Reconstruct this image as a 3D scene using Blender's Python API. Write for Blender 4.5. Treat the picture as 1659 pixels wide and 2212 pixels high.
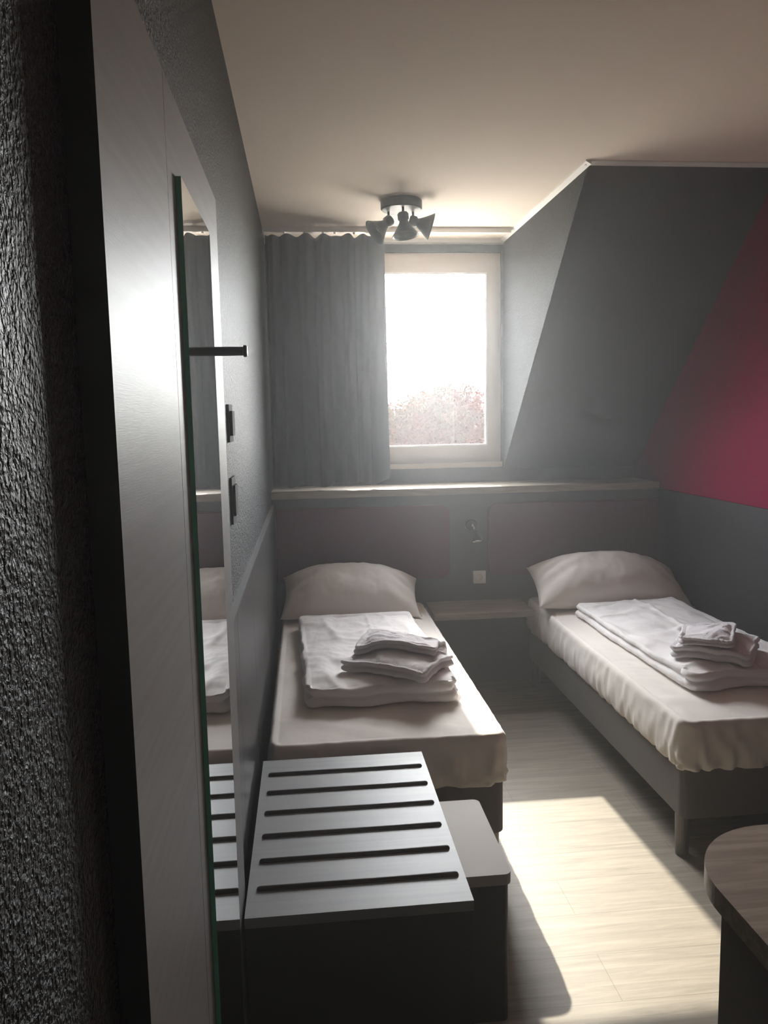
import bpy, bmesh, math, random
from mathutils import Vector, Matrix, noise
from mathutils.bvhtree import BVHTree

random.seed(7)
for o in list(bpy.data.objects):
    bpy.data.objects.remove(o)
sc = bpy.context.scene
COL = sc.collection

# ------------------------------------------------------------------ camera
cam_d = bpy.data.cameras.new('camera')
cam = bpy.data.objects.new('camera', cam_d)
COL.objects.link(cam)
PITCH, YAW, ROLL, FPX = 0.118951891, 0.098087094, -0.0192747487, 1690.0
fw = Vector((math.sin(YAW)*math.cos(PITCH), math.cos(YAW)*math.cos(PITCH), -math.sin(PITCH)))
rt = Vector((math.cos(YAW), -math.sin(YAW), 0))
up = rt.cross(fw)
r2 = math.cos(ROLL)*rt + math.sin(ROLL)*up
u2 = -math.sin(ROLL)*rt + math.cos(ROLL)*up
m = Matrix((r2, u2, -fw)).transposed().to_4x4()
m.translation = Vector((0, 0, 1.6))
cam.matrix_world = m
cam_d.sensor_fit = 'VERTICAL'
cam_d.sensor_height = 36.0
cam_d.lens = 36.0*FPX/2212.0
cam_d.clip_start = 0.02
cam_d.clip_end = 500
sc.camera = cam

# ------------------------------------------------------------------ light and exposure
SKY_STRENGTH = 2.5
SUN_STRENGTH = 5.4
HAZE = (0.0115, 0.0115)       # two lobes: forward glare and softer shafts
HAZE_G = (0.86, 0.55)
sc.view_settings.view_transform = 'Standard'
sc.view_settings.look = 'None'
sc.view_settings.gamma = 1.0
sc.view_settings.use_curve_mapping = False
sc.view_settings.exposure = 1.15
sc.cycles.use_denoising = True
sc.cycles.max_bounces = 10
sc.cycles.diffuse_bounces = 8
sc.cycles.glossy_bounces = 4
sc.cycles.transmission_bounces = 4
sc.cycles.transparent_max_bounces = 12
sc.cycles.volume_bounces = 1
sc.cycles.sample_clamp_indirect = 6.0
sc.cycles.caustics_reflective = False
sc.cycles.caustics_refractive = False

world = bpy.data.worlds.new('world')
sc.world = world
world.use_nodes = True
wn, wl = world.node_tree.nodes, world.node_tree.links
wn.clear()
sky = wn.new('ShaderNodeTexSky')
sky.sky_type = 'NISHITA'
sky.sun_disc = False
sky.sun_elevation = math.radians(39.2)
sky.sun_rotation = 0.0
sky.air_density = 1.0
sky.dust_density = 1.0
sky.ozone_density = 1.0
bg = wn.new('ShaderNodeBackground')
bg.inputs['Strength'].default_value = SKY_STRENGTH
wo = wn.new('ShaderNodeOutputWorld')
hsv = wn.new('ShaderNodeHueSaturation')
hsv.inputs['Saturation'].default_value = 0.2
wl.new(sky.outputs[0], hsv.inputs['Color'])
wl.new(hsv.outputs[0], bg.inputs[0])
wl.new(bg.outputs[0], wo.inputs[0])

sun_d = bpy.data.lights.new('sun', 'SUN')
sun_d.energy = SUN_STRENGTH
sun_d.color = (1.0, 0.91, 0.76)
sun_d.angle = math.radians(0.6)
sun = bpy.data.objects.new('sun', sun_d)
COL.objects.link(sun)
sun.location = (0.5, 12, 9)
sun.rotation_euler = Vector((0.037, -1.0, -0.81)).to_track_quat('-Z', 'Y').to_euler()

# marks the opening through which the sky light comes in, so that it is sampled well
por_d = bpy.data.lights.new('window_portal', 'AREA')
por_d.shape = 'RECTANGLE'
por_d.size = 0.94
por_d.size_y = 1.06
por_d.cycles.is_portal = True
por = bpy.data.objects.new('window_portal', por_d)
COL.objects.link(por)
por.location = (0.68, 4.96, 1.935)
por.rotation_euler = (math.radians(-90), 0, 0)

# ------------------------------------------------------------------ materials
def new_mat(name):
    mt = bpy.data.materials.new(name)
    mt.use_nodes = True
    nt = mt.node_tree
    nt.nodes.clear()
    out = nt.nodes.new('ShaderNodeOutputMaterial')
    return mt, nt, out

def pmat(name, col, rough=0.6, metal=0.0, spec=0.3, bump=None, vary=None, sheen=0.0, stretch=None):
    """bump = (scale, distance, detail); vary = (colour2, scale, lo, hi)"""
    mt, nt, out = new_mat(name)
    b = nt.nodes.new('ShaderNodeBsdfPrincipled')
    b.inputs['Base Color'].default_value = (*col, 1)
    b.inputs['Roughness'].default_value = rough
    b.inputs['Metallic'].default_value = metal
    b.inputs['Specular IOR Level'].default_value = spec
    if sheen:
        b.inputs['Sheen Weight'].default_value = sheen
    nt.links.new(b.outputs[0], out.inputs[0])
    tc = nt.nodes.new('ShaderNodeTexCoord')
    mp = nt.nodes.new('ShaderNodeMapping')
    nt.links.new(tc.outputs['Object'], mp.inputs[0])
    if stretch:
        mp.inputs['Scale'].default_value = stretch
    if vary:
        n = nt.nodes.new('ShaderNodeTexNoise')
        n.inputs['Scale'].default_value = vary[1]
        n.inputs['Detail'].default_value = 6
        nt.links.new(mp.outputs[0], n.inputs['Vector'])
        r = nt.nodes.new('ShaderNodeValToRGB')
        r.color_ramp.elements[0].position = vary[2]
        r.color_ramp.elements[1].position = vary[3]
        r.color_ramp.elements[0].color = (*col, 1)
        r.color_ramp.elements[1].color = (*vary[0], 1)
        nt.links.new(n.outputs['Fac'], r.inputs[0])
        nt.links.new(r.outputs[0], b.inputs['Base Color'])
    if bump:
        n = nt.nodes.new('ShaderNodeTexNoise')
        n.inputs['Scale'].default_value = bump[0]
        n.inputs['Detail'].default_value = bump[2]
        nt.links.new(mp.outputs[0], n.inputs['Vector'])
        bp = nt.nodes.new('ShaderNodeBump')
        bp.inputs['Strength'].default_value = 1.0
        bp.inputs['Distance'].default_value = bump[1]
        nt.links.new(n.outputs['Fac'], bp.inputs['Height'])
        nt.links.new(bp.outputs[0], b.inputs['Normal'])
    return mt

def stucco_mat(name, col, rough=0.47):
    mt, nt, out = new_mat(name)
    b = nt.nodes.new('ShaderNodeBsdfPrincipled')
    b.inputs['Base Color'].default_value = (*col, 1)
    b.inputs['Roughness'].default_value = rough
    b.inputs['Specular IOR Level'].default_value = 0.36
    nt.links.new(b.outputs[0], out.inputs[0])
    tc = nt.nodes.new('ShaderNodeTexCoord')
    n1 = nt.nodes.new('ShaderNodeTexNoise')
    n1.inputs['Scale'].default_value = 150
    n1.inputs['Detail'].default_value = 3
    n1.inputs['Distortion'].default_value = 0.8
    nt.links.new(tc.outputs['Object'], n1.inputs['Vector'])
    n2 = nt.nodes.new('ShaderNodeTexVoronoi')
    n2.inputs['Scale'].default_value = 210
    nt.links.new(tc.outputs['Object'], n2.inputs['Vector'])
    ad = nt.nodes.new('ShaderNodeMath'); ad.operation = 'MULTIPLY_ADD'
    ad.inputs[1].default_value = 0.35
    nt.links.new(n2.outputs['Distance'], ad.inputs[0])
    n3 = nt.nodes.new('ShaderNodeTexNoise')
    n3.inputs['Scale'].default_value = 85
    n3.inputs['Detail'].default_value = 1
    nt.links.new(tc.outputs['Object'], n3.inputs['Vector'])
    a3 = nt.nodes.new('ShaderNodeMath'); a3.operation = 'MULTIPLY_ADD'
    a3.inputs[1].default_value = 0.95
    nt.links.new(n3.outputs['Fac'], a3.inputs[0]); nt.links.new(n1.outputs['Fac'], a3.inputs[2])
    nt.links.new(a3.outputs[0], ad.inputs[2])
    bp = nt.nodes.new('ShaderNodeBump')
    bp.inputs['Strength'].default_value = 1.0
    bp.inputs['Distance'].default_value = 0.016
    nt.links.new(ad.outputs[0], bp.inputs['Height'])
    nt.links.new(bp.outputs[0], b.inputs['Normal'])
    return mt

def wood_mat(name, c1, c2, grain_axis='x', plank=None, rough=0.45, gscale=1.0):
    """wood grain running along grain_axis; plank = (length, width) draws laminate board joints"""
    mt, nt, out = new_mat(name)
    b = nt.nodes.new('ShaderNodeBsdfPrincipled')
    b.inputs['Roughness'].default_value = rough
    nt.links.new(b.outputs[0], out.inputs[0])
    tc = nt.nodes.new('ShaderNodeTexCoord')
    mp = nt.nodes.new('ShaderNodeMapping')
    s = {'x': (1.2, 16, 16), 'y': (16, 1.2, 16), 'z': (16, 16, 1.2)}[grain_axis]
    mp.inputs['Scale'].default_value = tuple(v*gscale for v in s)
    nt.links.new(tc.outputs['Object'], mp.inputs[0])
    n = nt.nodes.new('ShaderNodeTexNoise')
    n.inputs['Scale'].default_value = 2.2
    n.inputs['Detail'].default_value = 9
    n.inputs['Roughness'].default_value = 0.65
    n.inputs['Distortion'].default_value = 1.1
    nt.links.new(mp.outputs[0], n.inputs['Vector'])
    r = nt.nodes.new('ShaderNodeValToRGB')
    r.color_ramp.elements[0].position = 0.34
    r.color_ramp.elements[1].position = 0.66
    r.color_ramp.elements[0].color = (*c1, 1)
    r.color_ramp.elements[1].color = (*c2, 1)
    nt.links.new(n.outputs['Fac'], r.inputs[0])
    col = r.outputs[0]
    if plank:
        br = nt.nodes.new('ShaderNodeTexBrick')
        br.offset = 0.37
        br.inputs['Scale'].default_value = 1.0
        br.inputs['Brick Width'].default_value = plank[0]
        br.inputs['Row Height'].default_value = plank[1]
        br.inputs['Mortar Size'].default_value = 0.0012
        br.inputs['Color1'].default_value = (1, 1, 1, 1)
        br.inputs['Color2'].default_value = (0.93, 0.93, 0.935, 1)
        br.inputs['Mortar'].default_value = (0.62, 0.6, 0.58, 1)
        nt.links.new(tc.outputs['Object'], br.inputs['Vector'])
        mx = nt.nodes.new('ShaderNodeMix'); mx.data_type = 'RGBA'; mx.blend_type = 'MULTIPLY'
        mx.inputs['Factor'].default_value = 1.0
        nt.links.new(col, mx.inputs['A']); nt.links.new(br.outputs['Color'], mx.inputs['B'])
        col = mx.outputs['Result']
    nt.links.new(col, b.inputs['Base Color'])
    bp = nt.nodes.new('ShaderNodeBump')
    bp.inputs['Distance'].default_value = 0.0006
    nt.links.new(n.outputs['Fac'], bp.inputs['Height'])
    nt.links.new(bp.outputs[0], b.inputs['Normal'])
    return mt

M_STUCCO = stucco_mat('charcoal_stucco', (0.032, 0.033, 0.035))
M_CHEEK = stucco_mat('charcoal_stucco_matt', (0.040, 0.042, 0.045), 0.8)
M_CHEEK.node_tree.nodes['Principled BSDF'].inputs['Specular IOR Level'].default_value = 0.2
M_PAINT = pmat('charcoal_paint', (0.034, 0.035, 0.038), 0.6, bump=(260, 0.0006, 3))
M_LOWPAINT = pmat('dark_grey_paint', (0.028, 0.027, 0.029), 0.55, bump=(260, 0.0005, 3))
M_MAGENTA = pmat('magenta_paint', (0.21, 0.002, 0.040), 0.85, 0.0, 0.12, bump=(260, 0.0005, 3))
M_CEIL = pmat('warm_white_ceiling', (0.86, 0.765, 0.66), 0.85, bump=(180, 0.0004, 3))
M_WHITE = pmat('white_trim', (0.80, 0.78, 0.74), 0.45)
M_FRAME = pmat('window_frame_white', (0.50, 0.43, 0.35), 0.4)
M_FLOOR = wood_mat('oak_laminate', (0.19, 0.165, 0.13), (0.30, 0.262, 0.21), 'x', (1.3, 0.19), 0.5)
M_LEDGE = wood_mat('pale_oak_board', (0.22, 0.18, 0.135), (0.33, 0.28, 0.215), 'x', None, 0.5)
M_DESK = wood_mat('oak_desk', (0.22, 0.165, 0.12), (0.38, 0.30, 0.225), 'x', None, 0.5, 0.9)
M_DESKPANEL = pmat('taupe_panel', (0.16, 0.14, 0.125), 0.55)
M_LAMINATE = pmat('brushed_grey_laminate', (0.235, 0.228, 0.22), 0.50, 0.2, 0.5, bump=(30, 0.0001, 6), stretch=(1, 1, 26),
                  vary=((0.265, 0.258, 0.25), 3, 0.35, 0.65))
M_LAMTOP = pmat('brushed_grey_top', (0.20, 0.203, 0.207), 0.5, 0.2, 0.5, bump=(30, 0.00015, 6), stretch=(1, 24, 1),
                vary=((0.23, 0.23, 0.23), 3, 0.35, 0.65))
M_LAMSIDE = pmat('shaded_laminate_edge', (0.015, 0.016, 0.018), 0.5)  # same laminate as the boards, its shade put into the colour
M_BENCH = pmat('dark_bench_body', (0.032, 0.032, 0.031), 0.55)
M_WAINS = pmat('grey_wainscot', (0.055, 0.056, 0.058), 0.36, 0.1, 0.5, bump=(30, 0.0003, 6), stretch=(1, 1, 22))
M_WAINTOP = pmat('wainscot_edge', (0.22, 0.225, 0.23), 0.4)
M_RUBBER = pmat('dark_rail', (0.055, 0.043, 0.038), 0.45)
M_BLACK = pmat('matt_black_metal', (0.02, 0.02, 0.022), 0.4, 0.3)
M_CHROME = pmat('chrome', (0.8, 0.8, 0.8), 0.15, 1.0)
M_SHEET = pmat('off_white_sheet', (0.78, 0.73, 0.68), 0.8, bump=(900, 0.0003, 2), sheen=0.1)
M_DUVET = pmat('white_duvet_cotton', (0.80, 0.77, 0.76), 0.8, bump=(700, 0.0003, 2), sheen=0.1)
M_PILLOW = pmat('white_pillow_cotton', (0.76, 0.71, 0.67), 0.8, bump=(700, 0.0003, 2), sheen=0.1)
M_TOWEL = pmat('white_terry_towel', (0.78, 0.74, 0.76), 0.95, bump=(420, 0.0025, 4), sheen=0.3)
M_BASE = pmat('grey_bed_fabric', (0.13, 0.12, 0.11), 0.85, bump=(900, 0.0006, 2))
M_LEG = pmat('grey_metal_leg', (0.16, 0.155, 0.15), 0.45, 0.4)
M_UPH = pmat('plum_upholstery', (0.090, 0.014, 0.026), 0.8, bump=(800, 0.0006, 2))
M_HEADB = pmat('grey_headboard_board', (0.055, 0.050, 0.042), 0.6)
M_STOOL = pmat('beige_grey_stool', (0.40, 0.37, 0.33), 0.6)
M_SOCKET = pmat('white_plastic', (0.82, 0.82, 0.80), 0.35)
M_DARKPL = pmat('dark_plastic', (0.035, 0.028, 0.027), 0.75, 0.0, 0.15)
M_GROUND = pmat('meadow', (0.10, 0.12, 0.05), 0.9, vary=((0.16, 0.14, 0.08), 0.4, 0.4, 0.6))
M_BOUNCE = pmat('pale_bounce_surface', (0.78, 0.70, 0.60), 0.9, bump=(40, 0.01, 4))  # for the added reflector outside, pale to brighten the ceiling
M_BARK = pmat('bark', (0.10, 0.07, 0.05), 0.9, bump=(30, 0.01, 4))
M_DOOR = pmat('door_paint', (0.55, 0.5, 0.45), 0.5)

# curtain: dense woven cloth, lets a little light through
def curtain_mat():
    mt, nt, out = new_mat('grey_curtain_cloth')
    b = nt.nodes.new('ShaderNodeBsdfPrincipled')
    b.inputs['Base Color'].default_value = (0.032, 0.036, 0.040, 1)
    b.inputs['Roughness'].default_value = 0.85
    t = nt.nodes.new('ShaderNodeBsdfTranslucent')
    t.inputs['Color'].default_value = (0.022, 0.023, 0.024, 1)
    ad = nt.nodes.new('ShaderNodeAddShader')
    nt.links.new(b.outputs[0], ad.inputs[0]); nt.links.new(t.outputs[0], ad.inputs[1])
    nt.links.new(ad.outputs[0], out.inputs[0])
    return mt
M_CURTAIN = curtain_mat()

def glass_mat(name, tint, refl):
    mt, nt, out = new_mat(name)
    t = nt.nodes.new('ShaderNodeBsdfTransparent')
    t.inputs['Color'].default_value = (*tint, 1)
    g = nt.nodes.new('ShaderNodeBsdfGlossy')
    g.inputs['Roughness'].default_value = 0.02
    mx = nt.nodes.new('ShaderNodeMixShader')
    mx.inputs[0].default_value = refl
    nt.links.new(t.outputs[0], mx.inputs[1]); nt.links.new(g.outputs[0], mx.inputs[2])
    nt.links.new(mx.outputs[0], out.inputs[0])
    return mt
M_GLASS = glass_mat('window_glass', (0.97, 0.98, 0.98), 0.06)
M_MIRROR = pmat('silvered_mirror', (0.86, 0.88, 0.87), 0.0, 1.0)
M_GEDGE = pmat('green_glass_edge', (0.09, 0.36, 0.27), 0.15, 0.0, 0.8)

def leaf_mat():
    mt, nt, out = new_mat('autumn_leaves')
    oi = nt.nodes.new('ShaderNodeTexCoord')
    n = nt.nodes.new('ShaderNodeTexNoise'); n.inputs['Scale'].default_value = 1.1
    nt.links.new(oi.outputs['Object'], n.inputs['Vector'])
    r = nt.nodes.new('ShaderNodeValToRGB')
    r.color_ramp.elements[0].position = 0.36; r.color_ramp.elements[0].color = (0.022, 0.020, 0.014, 1)
    r.color_ramp.elements[1].position = 0.62; r.color_ramp.elements[1].color = (0.06, 0.018, 0.013, 1)
    nt.links.new(n.outputs['Fac'], r.inputs[0])
    d = nt.nodes.new('ShaderNodeBsdfDiffuse'); t = nt.nodes.new('ShaderNodeBsdfTranslucent')
    mx = nt.nodes.new('ShaderNodeMixShader'); mx.inputs[0].default_value = 0.35
    nt.links.new(r.outputs[0], d.inputs[0]); nt.links.new(r.outputs[0], t.inputs[0])
    nt.links.new(d.outputs[0], mx.inputs[1]); nt.links.new(t.outputs[0], mx.inputs[2])
    nt.links.new(mx.outputs[0], out.inputs[0])
    return mt
M_LEAF = leaf_mat()

# ------------------------------------------------------------------ helpers
def finish(name, bm, mat, parent=None, smooth=False, bevel=0.0, segs=2, angle=35):
    if bevel:
        bmesh.ops.bevel(bm, geom=[e for e in bm.edges if e.is_manifold and e.calc_face_angle(0) > 0.5], offset=bevel,
                        segments=segs, affect='EDGES', profile=0.5)
    me = bpy.data.meshes.new(name)
    bmesh.ops.recalc_face_normals(bm, faces=bm.faces[:])
    bm.to_mesh(me); bm.free()
    mats = mat if isinstance(mat, (list, tuple)) else [mat]
    for x in mats:
        me.materials.append(x)
    if smooth:
        for p in me.polygons:
            p.use_smooth = True
    elif bevel:
        me.shade_smooth() if False else None
    o = bpy.data.objects.new(name, me)
    COL.objects.link(o)
    if parent is not None:
        o.parent = parent
    return o

def box(bm, x0, x1, y0, y1, z0, z1, mi=0):
    v = [bm.verts.new((x, y, z)) for x in (x0, x1) for y in (y0, y1) for z in (z0, z1)]
    fs = []
    for q in ((0, 1, 3, 2), (4, 6, 7, 5), (0, 4, 5, 1), (2, 3, 7, 6), (0, 2, 6, 4), (1, 5, 7, 3)):
        f = bm.faces.new([v[i] for i in q]); f.material_index = mi; fs.append(f)
    return v, fs

def boxo(name, b, mat, parent=None, bevel=0.0):
    bm = bmesh.new(); box(bm, *b)
    return finish(name, bm, mat, parent, bevel=bevel)

def prism(bm, pts, axis, a, b):
    """extrude the 2D polygon pts along axis (0,1,2) from a to b"""
    def P(p, t):
        c = list(p); c.insert(axis, t); return c
    A = [bm.verts.new(P(p, a)) for p in pts]; B = [bm.verts.new(P(p, b)) for p in pts]
    bm.faces.new(A); bm.faces.new(B[::-1])
    n = len(pts)
    for i in range(n):
        bm.faces.new((A[i], B[i], B[(i+1) % n], A[(i+1) % n]))

def lathe(bm, prof, mat4=None, n=32):
    rings = []
    for r, z in prof:
        ring = []
        for i in range(n):
            a = 2*math.pi*i/n
            p = Vector((r*math.cos(a), r*math.sin(a), z))
            if mat4: p = mat4 @ p
            ring.append(bm.verts.new(p))
        rings.append(ring)
    for a, b in zip(rings, rings[1:]):
        for i in range(n):
            bm.faces.new((a[i], a[(i+1) % n], b[(i+1) % n], b[i]))
    if prof[0][0] > 1e-5: bm.faces.new(rings[0][::-1])
    if prof[-1][0] > 1e-5: bm.faces.new(rings[-1])
    bmesh.ops.remove_doubles(bm, verts=bm.verts[:], dist=1e-6)

def tube(bm, p, q, r, n=12):
    p, q = Vector(p), Vector(q)
    d = q-p
    m4 = Matrix.Translation(p) @ d.to_track_quat('Z', 'Y').to_matrix().to_4x4()
    lathe(bm, [(r, 0), (r, d.length)], m4, n)

def rounded_rect(x0, x1, y0, y1, r, n=8, corners=(1, 1, 1, 1)):
    """corners: (x0y0, x1y0, x1y1, x0y1)"""
    pts = []
    for k, (cx, cy, sx, sy) in enumerate(((x0, y0, 1, 1), (x1, y0, -1, 1), (x1, y1, -1, -1), (x0, y1, 1, -1))):
        if not corners[k]:
            pts.append((cx, cy)); continue
        for i in range(n+1):
            a = math.pi + k*math.pi/2 + i*math.pi/2/n
            pts.append((cx+sx*r+r*math.cos(a), cy+sy*r+r*math.sin(a)))
    return pts

def empty(name, loc=(0, 0, 0), rz=0.0):
    o = bpy.data.objects.new(name, None)
    o.empty_display_size = 0.1
    o.location = loc; o.rotation_euler = (0, 0, rz)
    COL.objects.link(o)
    return o

def tag(o, label, cat, group=None, kind=None):
    o['label'] = label; o['category'] = cat
    if group: o['group'] = group
    if kind: o['kind'] = kind
    return o

def struct(o):
    o['kind'] = 'structure'
    return o

def fbm(p, s, seed=0.0, oct=4):
    return noise.fractal(Vector((p[0]*s+seed, p[1]*s-seed*0.7, (p[2] if len(p) > 2 else 0)*s+seed*1.3)), 1.0, 2.0, oct)

# ------------------------------------------------------------------ room shell
XL, XR, YN, YW, YH = -0.205, 2.12, -1.3, 4.87, 4.515
ZC = 2.675
XC = 1.25            # cheek of the dormer
YS = 3.40            # where the roof slope starts at the ceiling
SL = 0.958           # fall of the slope
YK = YW              # slope meets the knee wall here
ZK = ZC - SL*(YK-YS)
T = 0.12
LEDGE_Z = 1.19
struct(boxo('floor', (XL-T, XR+T, YN-T, YW+T, -0.1, 0.0), M_FLOOR))
struct(boxo('wall_left', (XL-T, XL, YN-T, YW+T, 0.0, ZC), M_STUCCO))
struct(boxo('wall_behind', (XL, XR, YN-T, YN, 0.0, ZC), M_CEIL))
bm = bmesh.new()
prism(bm, [(XL-T, YN-T), (XR+T, YN-T), (XR+T, YS+0.14), (XC+0.05, YS+0.14), (XC+0.05, YW+T), (XL-T, YW+T)], 2, ZC, ZC+0.1)
struct(finish('ceiling', bm, M_CEIL))
# right gable wall, magenta above the ledge line, dark grey below
bm = bmesh.new()
prism(bm, [(YN-T, LEDGE_Z-0.04), (YW+T, LEDGE_Z-0.04), (YW+T, ZK+0.02), (YS, ZC+0.02), (YN-T, ZC+0.02)], 0, XR, XR+T)
struct(finish('wall_right_upper', bm, M_MAGENTA))
struct(boxo('wall_right_lower', (XR-0.012, XR+T, YN-T, YW+T, 0.0, LEDGE_Z-0.04), M_LOWPAINT))
# roof slope right of the dormer, with the charcoal paint wrapping to the gable
bm = bmesh.new()
prism(bm, [(YS, ZC), (YK, ZK), (YK, LEDGE_Z-0.05), (YK+T, LEDGE_Z-0.05), (YK+T, ZK+0.1), (YS+0.1, ZC+0.12)], 0, XC, XR+0.002)
struct(finish('wall_slope', bm, M_PAINT))
# dormer cheek (vertical triangle)
bm = bmesh.new()
prism(bm, [(YS, ZC), (YW, ZC), (YW, ZK)], 0, XC-0.004, XC+0.05)
struct(finish('wall_cheek', bm, M_CHEEK))
# window wall with opening x .13..1.225, z 1.32..2.545
WX0, WX1, WZ0, WZ1 = 0.13, 1.232, 1.315, 2.60
bm = bmesh.new()
box(bm, XL, WX0, YW, YW+T, 0, ZC)
box(bm, WX1, XC+0.05, YW, YW+T, 0, ZC)
box(bm, WX0, WX1, YW, YW+T, 0, WZ0)
box(bm, WX0, WX1, YW, YW+T, WZ1, ZC)
struct(finish('wall_window', bm, M_PAINT))
# low wall behind the beds that carries the ledge
struct(boxo('wall_headboard', (XL, XR-0.012, YH, YW, 0, LEDGE_Z-0.04), M_HEADB))

# window
win = struct(empty('window_1', (0, 0, 0)))
def frame_ring(bm, x0, x1, z0, z1, w, y0, y1):
    box(bm, x0, x1, y0, y1, z0, z0+w)
    box(bm, x0, x1, y0, y1, z1-w, z1)
    box(bm, x0, x0+w, y0, y1, z0+w, z1-w)
    box(bm, x1-w, x1, y0, y1, z0+w, z1-w)
bm = bmesh.new(); frame_ring(bm, WX0, WX1, WZ0, WZ1, 0.05, YW+0.012, YW+0.075)
finish('window_frame', bm, M_FRAME, win, bevel=0.004)
GX0, GX1, GZ0, GZ1 = 0.22, 1.137, 1.425, 2.475
bm = bmesh.new()
SX0, SX1, SZ0, SZ1 = WX0+0.03, WX1-0.03, WZ0+0.035, WZ1-0.035
box(bm, SX0, SX1, YW-0.008, YW+0.03, SZ0, GZ0)
box(bm, SX0, SX1, YW-0.008, YW+0.03, GZ1, SZ1)
box(bm, SX0, GX0, YW-0.008, YW+0.03, GZ0, GZ1)
box(bm, GX1, SX1, YW-0.008, YW+0.03, GZ0, GZ1)
sash = finish('window_sash', bm, M_FRAME, win, bevel=0.005)
bm = bmesh.new(); frame_ring(bm, GX0-0.004, GX1+0.004, GZ0-0.004, GZ1+0.004, 0.010, YW-0.011, YW-0.003)
finish('glazing_bead', bm, M_WHITE, sash, bevel=0.002)
boxo('glass_pane', (GX0-0.002, GX1+0.002, YW+0.010, YW+0.014, GZ0-0.002, GZ1+0.002), M_GLASS, win)
boxo('window_sill', (WX0-0.02, WX1, YW-0.035, YW+0.012, WZ0-0.03, WZ0), M_FRAME, win, bevel=0.004)
bm = bmesh.new()
box(bm, 0.16, 0.175, YW-0.03, YW-0.005, 1.84, 1.96)
hn = finish('window_handle', bm, M_WHITE, win, bevel=0.004)

# cove trims where ceiling meets slope and cheek
bm = bmesh.new(); prism(bm, [(YS-0.03, ZC), (YS-0.03, ZC-0.006), (YS+0.002, ZC-0.014), (YS+0.015, ZC-0.01), (YS+0.015, ZC)], 0, XC-0.02, XR)
struct(finish('trim_1', bm, M_WHITE))
bm = bmesh.new(); prism(bm, [(XC-0.028, ZC), (XC-0.028, ZC-0.006), (XC-0.004, ZC-0.018), (XC-0.004, ZC)], 1, YS-0.03, YW)
struct(finish('trim_2', bm, M_WHITE))
bm = bmesh.new(); prism(bm, [(YW-0.035, ZC), (YW-0.03, ZC-0.022), (YW, ZC-0.028), (YW, ZC)], 0, XL, XC-0.004)
struct(finish('trim_3', bm, M_WHITE))

# left wainscot board with pale edge on top
bm = bmesh.new()
for y0, y1 in ((1.80, 2.02), (2.023, 2.6), (2.603, 3.5), (3.503, YH)):
    box(bm, XL, XL+0.015, y0, y1, 0, 1.115)
w = struct(finish('trim_4', bm, M_WAINS))
boxo('wainscot_cap', (XL, XL+0.018, 1.80, YH, 1.1155, 1.121), M_WAINTOP, w)

# door behind the camera
dr = struct(empty('door_1', (0.75, YN, 0)))
boxo('door_leaf', (-0.42, 0.42, 0.0, 0.04, 0.01, 2.03), M_DOOR, dr, 0.003)
bm = bmesh.new(); tube(bm, (0.34, 0.04, 1.03), (0.34, 0.10, 1.03), 0.01); tube(bm, (0.34, 0.09, 1.03), (0.22, 0.09, 1.03), 0.01)
finish('door_handle', bm, M_CHROME, dr, smooth=True)

# ------------------------------------------------------------------ ledge shelf
led = boxo('ledge_shelf', (XL+0.001, XR-0.013, YH-0.018, YW-0.001, LEDGE_Z-0.04, LEDGE_Z), M_LEDGE, None, 0.003)
tag(led, 'long pale wood ledge running across the wall above both beds', 'shelf')

# headboard pads
def pad(name, x0, x1, corners, label):
    pts = rounded_rect(x0, x1, 0.660, 1.092, 0.055, 10, corners)
    bm = bmesh.new()
    prism(bm, pts, 1, YH-0.036, YH-0.001)
    bmesh.ops.bevel(bm, geom=[e for e in bm.edges if abs(e.verts[0].co.y-(YH-0.036)) < 1e-5 and abs(e.verts[1].co.y-(YH-0.036)) < 1e-5],
                    offset=0.012, segments=3, affect='EDGES')
    o = finish(name, bm, M_UPH)
    return tag(o, label, 'headboard', 'plum headboard pads on the wall')
pad('headboard_pad', XL+0.018, 0.826, (0, 1, 1, 0), 'plum upholstered headboard pad behind the bed beside the slatted bench')
pad('headboard_pad', 1.060, XR-0.015, (1, 0, 0, 1), 'plum upholstered headboard pad behind the bed beside the magenta wall')

# shelf between the beds
bs = empty('bedside_shelf', (0.97, YH, 0.51))
boxo('shelf_board', (-0.288, 0.283, -0.32, -0.001, -0.032, 0.0), M_LEDGE, bs, 0.003)
boxo('back_rail', (-0.288, 0.283, -0.02, -0.001, -0.10, -0.033), M_LEDGE, bs, 0.002)
tag(bs, 'pale wood bedside shelf fixed to the wall between the two beds', 'shelf')

# socket
sk = empty('wall_socket', (1.008, YH, 0.650))
boxo('socket_plate', (-0.038, 0.038, -0.010, -0.0005, -0.038, 0.038), M_SOCKET, sk, 0.003)
bm = bmesh.new(); lathe(bm, [(0.0, 0.0), (0.019, 0.0), (0.019, 0.003), (0.021, 0.003)], Matrix.Translation((0, -0.0125, 0)) @ Matrix.Rotation(math.radians(-90), 4, 'X'), 24)
finish('socket_well', bm, M_SOCKET, sk, smooth=True)
tag(sk, 'small white socket plate on the grey wall above the bedside shelf', 'socket')

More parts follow.
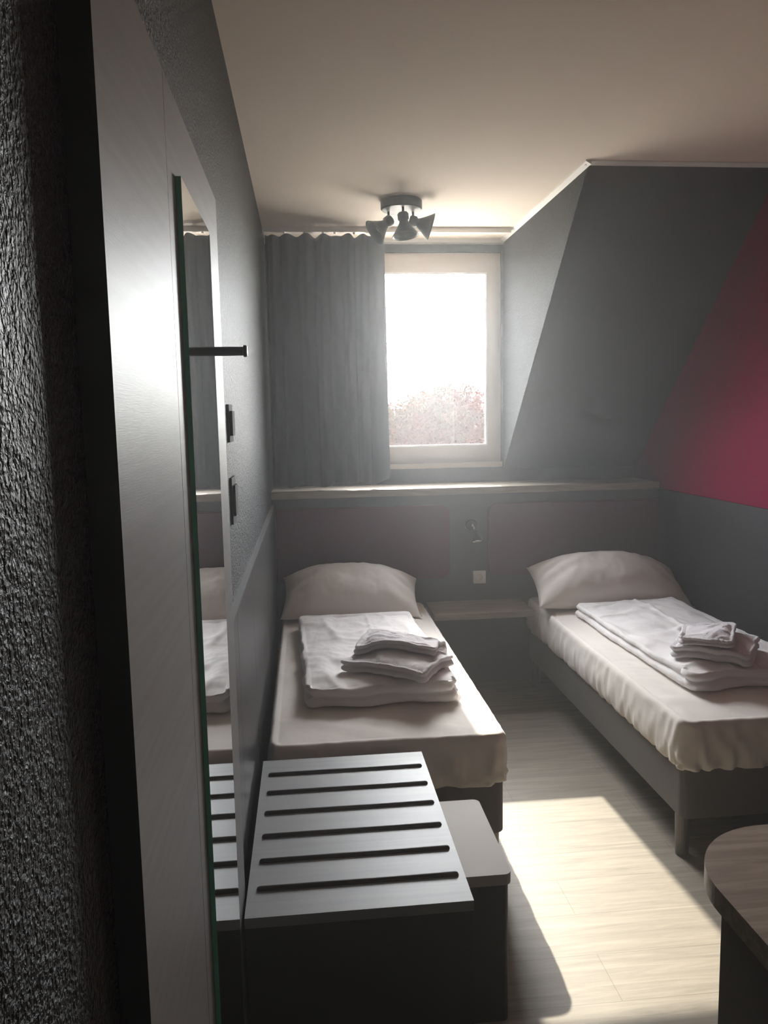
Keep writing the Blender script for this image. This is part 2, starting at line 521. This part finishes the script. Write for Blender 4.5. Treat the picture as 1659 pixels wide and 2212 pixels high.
# reading lamp
rl = empty('reading_lamp', (0.958, YH, 0.965))
bm = bmesh.new(); lathe(bm, [(0, 0), (0.036, 0), (0.036, 0.012), (0.030, 0.018), (0, 0.018)], Matrix.Rotation(math.radians(90), 4, 'X'), 28)
finish('wall_plate', bm, M_BLACK, rl, smooth=False)
bm = bmesh.new(); tube(bm, (0, -0.016, 0), (0, -0.055, 0.005), 0.006); tube(bm, (0, -0.055, 0.005), (0.012, -0.07, -0.02), 0.006)
lathe(bm, [(0, -0.009), (0.006, -0.007), (0.009, 0), (0.006, 0.007), (0, 0.009)], Matrix.Translation((0, -0.055, 0.005)), 14)
finish('arm', bm, M_CHROME, rl, smooth=True)
dirv = Vector((0.10, -0.25, -1)).normalized()
m4 = Matrix.Translation((0.012, -0.07, -0.018)) @ dirv.to_track_quat('Z', 'Y').to_matrix().to_4x4()
bm = bmesh.new(); lathe(bm, [(0, 0), (0.012, 0), (0.016, 0.008), (0.017, 0.03), (0.034, 0.062), (0.036, 0.07), (0.033, 0.07), (0.014, 0.03), (0, 0.026)], m4, 28)
ls = finish('lamp_shade', bm, M_BLACK, rl, smooth=True)
bm = bmesh.new(); lathe(bm, [(0.034, 0.066), (0.038, 0.067), (0.038, 0.073), (0.034, 0.074), (0.034, 0.066)], m4, 28)
finish('shade_rim', bm, M_CHROME, ls, smooth=True)
tag(rl, 'small black and chrome reading lamp on the wall between the headboard pads', 'lamp')

# ------------------------------------------------------------------ ceiling spotlight with three bell heads
cl = empty('ceiling_spotlight', (0.512, 4.02, ZC))
bm = bmesh.new(); lathe(bm, [(0, 0), (0.098, 0), (0.103, -0.006), (0.103, -0.040), (0.098, -0.046), (0, -0.046)], None, 48)
finish('ceiling_plate', bm, M_BLACK, cl, smooth=False)
for px_, py_, dv in ((-0.062, 0.03, (-0.78, -0.15, -0.62)), (0.062, 0.03, (0.95, -0.15, -0.32)), (0.0, -0.062, (0.10, -0.10, -1.0))):
    d = Vector((px_, py_, 0)).normalized()
    p0 = Vector((px_, py_, -0.046)); p1 = Vector((px_, py_, -0.092))
    bm = bmesh.new(); tube(bm, p0, p1, 0.006)
    side = Vector((-d.y, d.x, 0))*0.02
    tube(bm, p1-side, p1+side, 0.007)
    am = finish('arm', bm, M_BLACK, cl, smooth=True)
    dv = Vector(dv).normalized()
    m4 = Matrix.Translation(p1 - dv*0.02) @ dv.to_track_quat('Z', 'Y').to_matrix().to_4x4() @ Matrix.Scale(1.1, 4)
    bm = bmesh.new()
    lathe(bm, [(0, 0), (0.020, 0.001), (0.025, 0.008), (0.025, 0.030), (0.019, 0.036), (0.022, 0.046), (0.034, 0.066), (0.052, 0.092), (0.061, 0.104),
               (0.059, 0.106), (0.048, 0.092), (0.030, 0.066), (0.017, 0.048), (0, 0.046)], m4, 36)
    sh = finish('lamp_shade', bm, M_BLACK, cl, smooth=True)
    bm = bmesh.new()
    lathe(bm, [(0, 0.046), (0.012, 0.048), (0.016, 0.056), (0.022, 0.066), (0.023, 0.074), (0.018, 0.080), (0, 0.082)], m4, 20)
    finish('bulb', bm, M_SOCKET, sh, smooth=True)
tag(cl, 'black ceiling spotlight with three bell shaped heads on a round plate', 'ceiling light')

# ------------------------------------------------------------------ curtain and rail
RY = 4.575
rail = empty('curtain_rail', (0, RY, ZC))
boxo('track', (XL+0.001, 1.215, -0.018, 0.018, -0.028, -0.0005), M_WHITE, rail, 0.003)
for x in (-0.198, -0.085, 0.03, 0.135, 0.2, 0.31, 0.42, 0.455):
    bm = bmesh.new(); box(bm, x-0.005, x+0.005, -0.010, 0.010, -0.036, -0.0285)
    finish('glider', bm, M_WHITE, rail)
tag(rail, 'white curtain track fixed along the ceiling before the window', 'curtain rail')

bm = bmesh.new()
NX, NZ = 260, 60
X0, X1 = XL+0.012, 0.494
rows = []
for j in range(NZ+1):
    t = j/NZ
    row = []
    for i in range(NX+1):
        s = i/NX
        ph = s*2*math.pi*8.3 + 1.1*math.sin(s*9+0.5)
        amp = 0.020 + 0.012*math.sin(s*17+1) + 0.010*(1-t)
        top = ZC-0.037 - 0.013*(0.5-0.5*math.cos(s*2*math.pi*6.0))
        bot = LEDGE_Z+0.016 + 0.010*(1+math.sin(ph*0.5+0.6)) + (0.008 if s > 0.6 else 0)
        if s > 0.55: bot += 0.014*max(0, math.sin((s-0.55)*2*math.pi*3.1))
        z = top+(bot-top)*t
        y = RY + amp*math.sin(ph+0.5*math.sin(t*3)) + 0.006*fbm((s*3, t*2), 2.0, 3.3)
        x = X0+(X1-X0)*s + 0.006*math.cos(ph)*(0.3+0.7*t) - (0.012*(1-t) if s > 0.9 else 0)*(s-0.9)*10
        row.append(bm.verts.new((x, y, z)))
    rows.append(row)
for a, b in zip(rows, rows[1:]):
    for i in range(NX):
        bm.faces.new((a[i], a[i+1], b[i+1], b[i]))
cu = finish('curtain', bm, M_CURTAIN, smooth=True)
sm = cu.modifiers.new('thick', 'SOLIDIFY'); sm.thickness = 0.0015
tag(cu, 'dark grey pleated curtain drawn over the wall and one side of the window', 'curtain')

# ------------------------------------------------------------------ beds
def ring_map(a, b, hx, hy, rc):
    """square [-1,1]^2 to rounded rectangle"""
    mm = max(abs(a), abs(b))
    if mm < 1e-9: return 0.0, 0.0
    qx, qy = a/mm*hx, b/mm*hy
    cx, cy = hx-rc, hy-rc
    dx, dy = abs(qx)-cx, abs(qy)-cy
    if dx > 0 and dy > 0:
        L = math.hypot(dx, dy)
        k = rc/max(L, 1e-9)
        # push onto the corner arc
        nx_, ny_ = cx+dx*k, cy+dy*k
        qx = math.copysign(nx_, qx); qy = math.copysign(ny_, qy)
    return qx*mm, qy*mm

def slab(bm, hx, hy, prof, rc=0.03, nx=60, ny=90, topf=None, sidef=None, closed=True):
    """a soft slab: top grid plus side rows. prof = list of (inset, z) from the top edge downward;
    topf(x,y,m) adds height to the top; sidef(x,y,z,nrm,k) moves side points outward."""
    grid = {}
    ins0, z0 = prof[0]
    for i in range(nx+1):
        for j in range(ny+1):
            a, b = -1+2*i/nx, -1+2*j/ny
            x, y = ring_map(a, b, hx-ins0, hy-ins0, max(rc-ins0, 0.002))
            mm = max(abs(a), abs(b))
            z = z0 + (topf(x, y, mm) if topf else 0)
            grid[i, j] = bm.verts.new((x, y, z))
    for i in range(nx):
        for j in range(ny):
            bm.faces.new((grid[i, j], grid[i+1, j], grid[i+1, j+1], grid[i, j+1]))
    per = [(i, 0) for i in range(nx)] + [(nx, j) for j in range(ny)] + [(i, ny) for i in range(nx, 0, -1)] + [(0, j) for j in range(ny, 0, -1)]
    prev = [grid[p] for p in per]
    L = len(per)
    for k, (ins, z) in enumerate(prof[1:], 1):
        cur = []
        for q, (i, j) in enumerate(per):
            a, b = -1+2*i/nx, -1+2*j/ny
            x, y = ring_map(a, b, hx-ins, hy-ins, max(rc-ins, 0.002))
            nrm = Vector((math.copysign(max(abs(x)-(hx-rc-0.02), 0), x), math.copysign(max(abs(y)-(hy-rc-0.02), 0), y), 0))
            if nrm.length < 1e-6: nrm = Vector((x/hx, y/hy, 0))
            nrm.normalize()
            p = Vector((x, y, z))
            if sidef: p = sidef(p, nrm, k/(len(prof)-1), q/L)
            cur.append(bm.verts.new(p))
        for q in range(L):
            bm.faces.new((prev[q], prev[(q+1) % L], cur[(q+1) % L], cur[q]))
        prev = cur
    if closed == 'grid':
        low = dict(zip(per, prev))
        insL, zL = prof[-1]
        for i in range(nx+1):
            for j in range(ny+1):
                if (i, j) not in low:
                    x, y = ring_map(-1+2*i/nx, -1+2*j/ny, hx-insL, hy-insL, max(rc-insL, 0.002))
                    low[i, j] = bm.verts.new((x, y, zL))
        for i in range(nx):
            for j in range(ny):
                bm.faces.new((low[i, j], low[i, j+1], low[i+1, j+1], low[i+1, j]))
    elif closed:
        bm.faces.new(prev[::-1])

BED_W, BED_L = 0.815, 1.97
def make_bed(x, y, seed, label):
    """x,y: centre of the bed on the floor"""
    root = empty('bed', (x, y, 0))
    tag(root, label, 'bed', 'single beds')
    hx, hy = BED_W/2, BED_L/2
    bm = bmesh.new()
    prism(bm, rounded_rect(-hx+0.012, hx-0.012, -hy+0.012, hy-0.005, 0.035, 6), 2, 0.166, 0.355)
    finish('bed_base', bm, M_BASE, root, bevel=0.006)
    for sx, sy in ((-1, -1), (1, -1), (-1, 1), (1, 1)):
        bm = bmesh.new()
        lathe(bm, [(0.022, 0.0), (0.024, 0.004), (0.027, 0.15), (0.027, 0.1655)], Matrix.Translation((sx*(hx-0.045), sy*(hy-0.075), 0)), 20)
        finish('leg', bm, M_LEG, root)
    bm = bmesh.new()
    prism(bm, rounded_rect(-hx+0.014, hx-0.014, -hy+0.014, hy-0.014, 0.05, 6), 2, 0.356, 0.500)
    finish('mattress', bm, M_BASE, root, bevel=0.012)
    prof = [(0.030, 0.530), (0.018, 0.527), (0.008, 0.520), (0.002, 0.509), (0.0, 0.495), (-0.003, 0.475), (-0.006, 0.455), (-0.008, 0.435), (-0.009, 0.415),
            (-0.008, 0.395), (-0.006, 0.378), (-0.003, 0.362), (0.0, 0.352), (0.006, 0.346)]
    def topf(px, py, mm):
        e = max(0, 1-mm)
        z = -0.010*(mm**8) + 0.004*fbm((px, py), 3.0, seed) + 0.0012*fbm((px*1.0, py*0.6), 22, seed)
        z += 0.0035*max(0, fbm((px*0.6+py, py*0.3), 7.0, seed+4))
        return z
    def sidef(p, n, k, q):
        t = p.y if abs(n.x) > abs(n.y) else p.x
        # soft vertical gathers, stronger near the hem and near the corners
        cor = math.exp(-min(abs(abs(p.x)-hx)+abs(abs(p.y)-hy), 1.0)*5.0)
        foot = 1.0 if p.y < -hy+0.05 else 0.45
        s = t*27 + 2.5*fbm((p.x*2, p.y*2), 2.2, seed) - k*4.5 + 1.2*fbm((t*2, k), 4, seed+6)
        w = (0.005+0.004*cor)*foot*(0.15+k)*(1-2*abs(math.sin(s)))
        w += 0.006*k*fbm((p.x, p.y, p.z*0.35), 9, seed+2)
        r = p + n*w
        r.z += k*k*(0.006*fbm((p.x, p.y), 5, seed+8) + 0.004*math.sin(s*2.0))
        # the hem tucks under at the head corner by the gangway
        return r
    bm = bmesh.new()
    slab(bm, hx, hy, prof, rc=0.055, nx=110, ny=230, topf=topf, sidef=sidef)
    finish('fitted_sheet', bm, M_SHEET, root, smooth=True)
    return root

LBX, RBX = 0.252, 1.686
BY = 2.50+BED_L/2
make_bed(LBX, BY, 1.7, 'single bed with off-white fitted sheet standing along the dark panelled wall behind the slatted bench')
make_bed(RBX, BY, 9.2, 'single bed with off-white fitted sheet standing against the dark wall below the magenta gable')

def pillow(x, y, z, w, d, h, rz, tx, ty, seed, label):
    bm = bmesh.new()
    N, K = 70, 50
    for side in (1, -1):
        g = {}
        for i in range(N+1):
            for j in range(K+1):
                a, b = -1+2*i/N, -1+2*j/K
                ea, eb = max(0, 1-abs(a)**2.3), max(0, 1-abs(b)**2.2)
                t = (ea*eb)**0.55
                # edges draw in between the corners
                px = a*w/2*(1-0.055*(1-b*b)*abs(a)**3)
                py = b*d/2*(1-0.085*(1-a*a)*abs(b)**3)
                zz = side*h/2*t*(1.15 if side > 0 else 0.85)
                if side > 0:
                    zz += t*(0.012*fbm((px, py), 4, seed) + 0.006*fbm((px*2, py), 9, seed))
                    c = max(0, abs(a)-0.45)*max(0, 1-abs(b))
                    zz += 0.03*c*math.sin((py*1.0+px*0.5*math.copysign(1, a))*55+seed+2*fbm((px, py), 5, seed))*t
                zz -= 0.030*abs(a)**2.5*(1 if b > 0 else 1-abs(b)*0.5)
                py -= 0.045*abs(a)**2.4*max(0.0, b+0.2)
                g[i, j] = bm.verts.new((px, py, zz))
        for i in range(N):
            for j in range(K):
                bm.faces.new((g[i, j], g[i+1, j], g[i+1, j+1], g[i, j+1]))
    bmesh.ops.remove_doubles(bm, verts=bm.verts[:], dist=1e-5)
    o = finish('pillow', bm, M_PILLOW, smooth=True)
    o.rotation_euler = (math.radians(tx), math.radians(ty), math.radians(rz))
    o.location = (x, y, z)
    mw = Matrix.Translation((x, y, z)) @ o.rotation_euler.to_matrix().to_4x4()
    mi = mw.inverted()
    for v in o.data.vertices:      # it rests on the mattress and leans on the headboard
        p = mw @ v.co
        if p.z < 0.545: p.z = 0.540 + 0.005*math.exp((p.z-0.545)*20)
        if p.y > 4.47: p.y = 4.47 + 0.002*(1-math.exp(-(p.y-4.47)*20))
        if p.x > 2.10: p.x = 2.10
        v.co = mi @ p
    return tag(o, label, 'pillow', 'white bed pillows')
pillow(0.225, 4.245, 0.650, 0.76, 0.42, 0.23, -2, 28, 2, 2.0, 'plump white pillow leaning at the head of the bed along the panelled wall')
pillow(1.680, 4.21, 0.655, 0.86, 0.44, 0.26, -4, 26, 2, 6.0, 'plump white pillow at the head of the bed below the magenta gable')

def duvet(x, y, z, w, d, h, rz, seed, label):
    hx, hy = w/2, d/2
    bm = bmesh.new()
    f = h/0.07
    prof = [(0.022, 0.070*f), (0.010, 0.066*f), (0.003, 0.058*f), (0.0, 0.051*f), (0.004, 0.043*f), (0.013, 0.037*f), (0.013, 0.034*f),
            (0.003, 0.029*f), (-0.003, 0.021*f), (-0.003, 0.012*f), (0.003, 0.004*f), (0.012, 0.0)]
    def topf(px, py, mm):
        v = 0.015*fbm((px, py), 2.6, seed) + 0.004*fbm((px*1.5, py*0.7), 9, seed+1)
        v += 0.006*max(0, fbm((px*0.9+py*0.5, py*0.5), 6.0, seed+5))
        n1 = noise.noise(Vector((px*4.0+py*1.0+seed, py*1.7-px*0.8, seed)))
        v += 0.0075*math.exp(-(n1/0.07)**2)
        n2 = noise.noise(Vector((px*2.2+seed, py*5.0, seed+4)))
        v += 0.005*math.exp(-(n2/0.08)**2)
        v -= 0.012*(mm**6)
        # raised seam of the fold along the length
        v += 0.006*math.exp(-((px-0.06*w-0.02*math.sin(py*2))/0.009)**2)
        # swell towards the foot where the layers are thicker
        v += 0.016*math.exp(-((py+hy-0.10)/0.13)**2)
        v += 0.010*math.exp(-((py-hy+0.16)/0.10)**2)*(0.5+0.5*math.sin(px*7+seed))
        v += 0.004*math.sin(px*26+3*math.sin(py*5))*math.exp(-((py-hy)/0.12)**2)
        return v
    def sidef(p, n, k, q):
        v = 0.008*fbm((p.x, p.y, p.z*2), 6, seed+3)+0.004*fbm((p.x, p.y, p.z*6), 18, seed)
        if p.y < -hy*0.9: v += 0.014*math.sin(p.x*22+seed+p.z*30)
        r = p+n*v
        top_f = 1-k
        r.z += top_f*0.016*math.exp(-((p.y+hy-0.10)/0.13)**2)
        return r
    slab(bm, hx, hy, prof, rc=0.035, nx=90, ny=170, topf=topf, sidef=sidef)
    for v in bm.verts:
        # gentle skew, the folded quilt is not quite square
        v.co.x += 0.012*math.sin(v.co.y*2.4+seed)
    o = finish('folded_duvet', bm, M_DUVET, smooth=True)
    o.location = (x, y, z); o.rotation_euler = (0, 0, math.radians(rz))
    return tag(o, label, 'duvet', 'folded duvets')
duv_a = duvet(0.245, 3.385, 0.537, 0.58, 1.17, 0.066, 0.5, 3.0, 'folded white duvet lying on the bed along the panelled wall')
duv_b = duvet(1.700, 3.375, 0.537, 0.56, 1.21, 0.070, 2.6, 12.0, 'folded white duvet lying on the bed below the magenta gable')

def world_tree(o):
    mw = Matrix.Translation(o.location) @ o.rotation_euler.to_matrix().to_4x4()
    return BVHTree.FromPolygons([mw @ v.co for v in o.data.vertices], [tuple(p.vertices) for p in o.data.polygons])

def towel(on, x, y, low, w, d, h, rz, seed, label):
    """a folded towel that takes the shape of what it lies on; low = least height of its underside"""
    z = 0.0
    hx, hy = w/2, d/2
    bm = bmesh.new()
    prof = [(0.018, h), (0.009, h*0.97), (0.003, h*0.90), (0.0, h*0.80), (0.001, h*0.68), (0.008, h*0.56), (0.014, h*0.5), (0.008, h*0.44), (0.001, h*0.32), (0.0, h*0.18), (0.004, h*0.06), (0.012, 0.0)]
    def topf(px, py, mm):
        return (0.014*noise.noise(Vector((px*6+seed, py*6, seed))) + 0.003*fbm((px, py), 16, seed) + 0.006*math.exp(-(noise.noise(Vector((px*5+seed, py*9, 1.0)))/0.1)**2))*(1-mm**8) - 0.010*mm**5
    def sidef(p, n, k, q):
        return p + n*(0.012*noise.noise(Vector((p.x*9+seed, p.y*9, p.z*18)))+0.004*fbm((p.x, p.y, p.z*3), 20, seed))
    slab(bm, hx, hy, prof, rc=0.030, nx=64, ny=64, topf=topf, sidef=sidef, closed='grid')
    o = finish('folded_towel', bm, M_TOWEL, smooth=True)
    c_, s_ = math.cos(math.radians(rz)), math.sin(math.radians(rz))
    bvh = [world_tree(q) for q in on]
    cache = {}
    def height(wx, wy):
        key = (round(wx/0.008), round(wy/0.008))
        if key not in cache:
            hs = []
            for ax in (-0.02, -0.01, 0, 0.01, 0.02):
                for ay in (-0.02, -0.01, 0, 0.01, 0.02):
                    best = low
                    for t in bvh:
                        hit = t.ray_cast(Vector((key[0]*0.008+ax, key[1]*0.008+ay, 1.5)), Vector((0, 0, -1)))
                        if hit[0] is not None: best = max(best, hit[0].z)
                    hs.append(best)
            cache[key] = max(hs)
        return cache[key]
    zb = height(x, y)
    for v in o.data.vertices:
        wx, wy = x + v.co.x*c_ - v.co.y*s_, y + v.co.x*s_ + v.co.y*c_
        v.co.z += height(wx, wy) - zb + 0.004
    o.location = (x, y, zb); o.rotation_euler = (0, 0, math.radians(rz))
    return tag(o, label, 'towel', 'folded towels on the beds')
ta = towel([duv_a], 0.340, 3.00, 0.590, 0.37, 0.30, 0.046, -33, 1.0, 'large folded white towel under a smaller one on the bed by the panelled wall')
towel([ta, duv_a], 0.360, 3.08, 0.630, 0.34, 0.22, 0.038, -22, 5.0, 'smaller folded white towel on top, on the bed by the panelled wall')
tb = towel([duv_b], 1.645, 2.97, 0.598, 0.31, 0.28, 0.052, -37, 9.0, 'large folded white towel under a smaller one on the bed below the magenta gable')
towel([tb, duv_b], 1.610, 2.97, 0.645, 0.21, 0.24, 0.032, -32, 15.0, 'smaller folded white towel on top, on the bed below the magenta gable')

# ------------------------------------------------------------------ luggage bench
BX0, BX1, BY0, BY1, BZ = -0.168, 0.352, 1.647, 2.462, 0.50
be = empty('luggage_bench', ((BX0+BX1)/2, (BY0+BY1)/2, 0))
hx, hy = (BX1-BX0)/2, (BY1-BY0)/2
boxo('bench_top', (-hx, hx, -hy, hy, BZ-0.025, BZ), M_LAMTOP, be, 0.0015)
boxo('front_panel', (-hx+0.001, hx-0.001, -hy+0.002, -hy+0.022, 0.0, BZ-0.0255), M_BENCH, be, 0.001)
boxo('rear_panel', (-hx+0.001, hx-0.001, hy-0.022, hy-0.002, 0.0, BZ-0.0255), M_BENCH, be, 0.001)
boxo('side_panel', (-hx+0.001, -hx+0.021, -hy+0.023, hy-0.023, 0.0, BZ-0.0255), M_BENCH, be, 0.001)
for k, yy in enumerate((2.355, 2.235, 2.114, 1.990, 1.871, 1.753)):
    bm = bmesh.new()
    # low half-round rail with rounded ends
    N = 10
    L0, L1, rr = -0.232, 0.238, 0.0075
    st = [(L0-rr, 0.02), (L0-rr*0.7, 0.7), (L0, 1.0), (L1, 1.0), (L1+rr*0.7, 0.7), (L1+rr, 0.02)]
    rings = []
    for xx, s in st:
        rings.append([bm.verts.new((xx, s*rr*math.cos(math.pi*i/N), s*rr*1.1*math.sin(math.pi*i/N))) for i in range(N+1)])
    for a, b in zip(rings, rings[1:]):
        for i in range(N):
            bm.faces.new((a[i], a[i+1], b[i+1], b[i]))
        bm.faces.new((a[0], b[0], b[N], a[N]))
    bm.faces.new(rings[0]); bm.faces.new(rings[-1])
    rbar = finish('rail', bm, M_RUBBER, be, smooth=True)
    rbar.location = (0, yy-(BY0+BY1)/2, BZ+0.0002)
tag(be, 'grey luggage bench with six dark rails standing before the bed foot', 'bench')

# stool tucked under the bench
SX0_, SX1_, SY0_, SY1_, SZ_ = 0.09, 0.500, 1.865, 2.270, 0.42
stl = empty('cube_stool', ((SX0_+SX1_)/2, (SY0_+SY1_)/2, 0))
a, b = (SX1_-SX0_)/2, (SY1_-SY0_)/2
bm = bmesh.new(); prism(bm, rounded_rect(-a, a, -b, b, 0.02, 5), 2, SZ_-0.03, SZ_)
finish('seat', bm, M_STOOL, stl, bevel=0.005)
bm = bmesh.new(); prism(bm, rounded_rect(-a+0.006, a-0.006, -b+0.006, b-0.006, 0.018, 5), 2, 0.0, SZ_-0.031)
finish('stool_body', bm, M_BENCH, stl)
tag(stl, 'low cube stool with pale grey seat tucked under the slatted bench', 'stool')

# ------------------------------------------------------------------ wall panel with mirror and peg
PX = -0.175
wp = empty('wall_panel', (XL, 1.26, 0))
ox = PX-XL
boxo('panel_board', (0.0005, ox, -0.507, -0.1315, 0.02, 2.07), [M_LAMINATE, M_LAMSIDE], wp, 0.0008)
boxo('panel_board', (0.0005, ox, -0.1295, 0.505, 0.02, 2.07), [M_LAMINATE, M_LAMSIDE], wp, 0.0008)
for o in wp.children:
    for p in o.data.polygons:
        if abs(p.normal.y) > 0.8: p.material_index = 1     # shade of the edge faces painted dark
mm_ = empty('mirror', (0, 0, 0)); mm_.parent = wp
bm = bmesh.new()
box(bm, ox+0.0005, ox+0.0085, -0.062, 0.282, 0.25, 1.952)
for f in bm.faces: f.material_index = 1 if f.calc_center_median().x < ox+0.008 else 0
mr = finish('mirror_glass', bm, [M_MIRROR, M_GEDGE], wp)
bpy.data.objects.remove(mm_)
bm = bmesh.new()
mx90 = Matrix.Rotation(math.radians(90), 4, 'Y')
lathe(bm, [(0, 0), (0.020, 0), (0.020, 0.002), (0.009, 0.004), (0.0085, 0.060), (0.0115, 0.061), (0.0115, 0.066), (0.009, 0.068), (0, 0.068)], mx90, 28)
pg = finish('coat_peg', bm, M_BLACK, wp, smooth=False)
pg.location = (ox+0.0003, 0.305, 1.735)
tag(wp, 'tall brushed grey wall panel with a narrow mirror and one coat peg', 'wall panel')

# two wall switches beyond the panel
for z0, z1, lab in ((1.545, 1.645, 'dark wall switch on the stucco wall, the upper of two beside the mirror panel'),
                    (1.325, 1.450, 'dark wall control on the stucco wall, the lower of two beside the mirror panel')):
    sw = empty('wall_switch', (XL, 2.16, (z0+z1)/2))
    hh = (z1-z0)/2
    boxo('switch_plate', (0.0005, 0.007, -0.05, 0.05, -hh, hh), M_DARKPL, sw, 0.002)
    boxo('rocker', (0.0075, 0.014, -0.034, 0.034, -hh*0.66, hh*0.66), M_DARKPL, sw, 0.003)
    tag(sw, lab, 'switch', 'dark switches on the stucco wall')

# ------------------------------------------------------------------ desk in the corner
dk = empty('desk', (1.35, 0.85, 0))
bm = bmesh.new()
prism(bm, rounded_rect(0.712-1.35, 2.10-1.35, 0.45-0.85, 1.447-0.85, 0.20, 24, (0, 0, 0, 1)), 2, 0.708, 0.75)
bmesh.ops.bevel(bm, geom=[e for e in bm.edges if abs(e.verts[0].co.z-e.verts[1].co.z) < 1e-6], offset=0.002, segments=2, affect='EDGES')
dt = finish('desktop', bm, M_DESK, dk)
boxo('side_panel', (0.728-1.35, 0.753-1.35, 0.47-0.85, 1.262-0.85, 0, 0.7075), M_DESKPANEL, dk, 0.001)
boxo('side_panel', (2.05-1.35, 2.075-1.35, 0.47-0.85, 1.262-0.85, 0, 0.7075), M_DESKPANEL, dk, 0.001)
boxo('modesty_panel', (0.7535-1.35, 2.0495-1.35, 1.235-0.85, 1.258-0.85, 0.25, 0.7075), M_DESKPANEL, dk, 0.001)
tag(dk, 'wooden desk with a rounded corner standing before the bed below the magenta gable', 'desk')

# ------------------------------------------------------------------ outside
struct(boxo('bounce_slab', (-6, 9, YW+T+0.02, 10.5, 0.55, 0.75), M_BOUNCE))  # unseen pale slab added below the window, reflects sun onto the ceiling
gr = boxo('ground', (-60, 60, 6.0, 140, -6.3, -6.0), M_GROUND)
struct(gr)

def tree(x, y, top, r, seed, label, nleaf):
    rnd = random.Random(seed)
    root = empty('garden_tree', (x, y, -6.0))
    cz = top-r*0.8+6.0
    bm = bmesh.new()
    tube(bm, (0, 0, 0), (0, 0, cz), 0.16, 12)
    for k in range(14):
        a = rnd.uniform(0, 6.28); e = rnd.uniform(0.1, 1.2)
        L = r*rnd.uniform(0.5, 0.8)
        tube(bm, (0, 0, cz-r*0.4+rnd.uniform(-.3, .5)), (L*math.cos(a)*math.cos(e), L*math.sin(a)*math.cos(e), cz+L*math.sin(e)*0.7), 0.035, 7)
    finish('trunk', bm, M_BARK, root, smooth=True)
    clumps = []
    for k in range(120):
        d = Vector((rnd.gauss(0, 1), rnd.gauss(0, 1), rnd.gauss(0, 1))).normalized()
        q = rnd.uniform(0.4, 0.95)
        clumps.append((Vector((d.x*r*q, d.y*r*q, cz+d.z*r*0.72*q)), r*rnd.uniform(0.14, 0.26)))
    bm = bmesh.new()
    for k in range(nleaf):
        c, cr = clumps[rnd.randrange(len(clumps))]
        d = Vector((rnd.gauss(0, 1), rnd.gauss(0, 1), rnd.gauss(0, 1))).normalized()*cr*rnd.uniform(0.3, 1.0)**0.5
        p = c+d
        s = rnd.uniform(0.035, 0.065)
        u = Vector((rnd.gauss(0, 1), rnd.gauss(0, 1), rnd.gauss(0, 1))).normalized()
        v = u.orthogonal().normalized()
        w_ = u.cross(v)
        vs = [bm.verts.new(p+u*s), bm.verts.new(p+v*s*0.55+w_*s*0.12), bm.verts.new(p-u*s), bm.verts.new(p-v*s*0.55+w_*s*0.12)]
        bm.faces.new(vs)
    finish('foliage', bm, M_LEAF, root)
    return tag(root, label, 'tree', 'trees seen through the window')
tree(2.95, 15.0, 2.30, 1.65, 11, 'tallest reddish autumn tree outside, at the middle of the window', 42000)
tree(2.0, 20.0, 2.20, 1.75, 23, 'lower reddish tree outside beside the curtain edge', 36000)
tree(5.6, 21.5, 2.50, 1.6, 31, 'tree crown outside beside the window frame below the dormer cheek', 20000)

# ------------------------------------------------------------------ added haze volume: lens glare around the window and sun shafts
mt, nt, out = new_mat('glare_haze')
hadd = nt.nodes.new('ShaderNodeAddShader')
for k in range(2):
    vs = nt.nodes.new('ShaderNodeVolumeScatter')
    vs.inputs['Density'].default_value = HAZE[k]
    vs.inputs['Anisotropy'].default_value = HAZE_G[k]
    nt.links.new(vs.outputs[0], hadd.inputs[k])
nt.links.new(hadd.outputs[0], out.inputs['Volume'])
bm = bmesh.new()
e = 0.02
prism(bm, [(YN-e, -e), (YW+0.018, -e), (YW+0.018, ZC+e), (YN-e, ZC+e)], 0, XL-e, XR+e)
hz = finish('haze', bm, mt)
tag(hz, 'thin added haze filling the room, standing in for lens glare', 'haze', None, 'stuff')
hz.visible_shadow = True
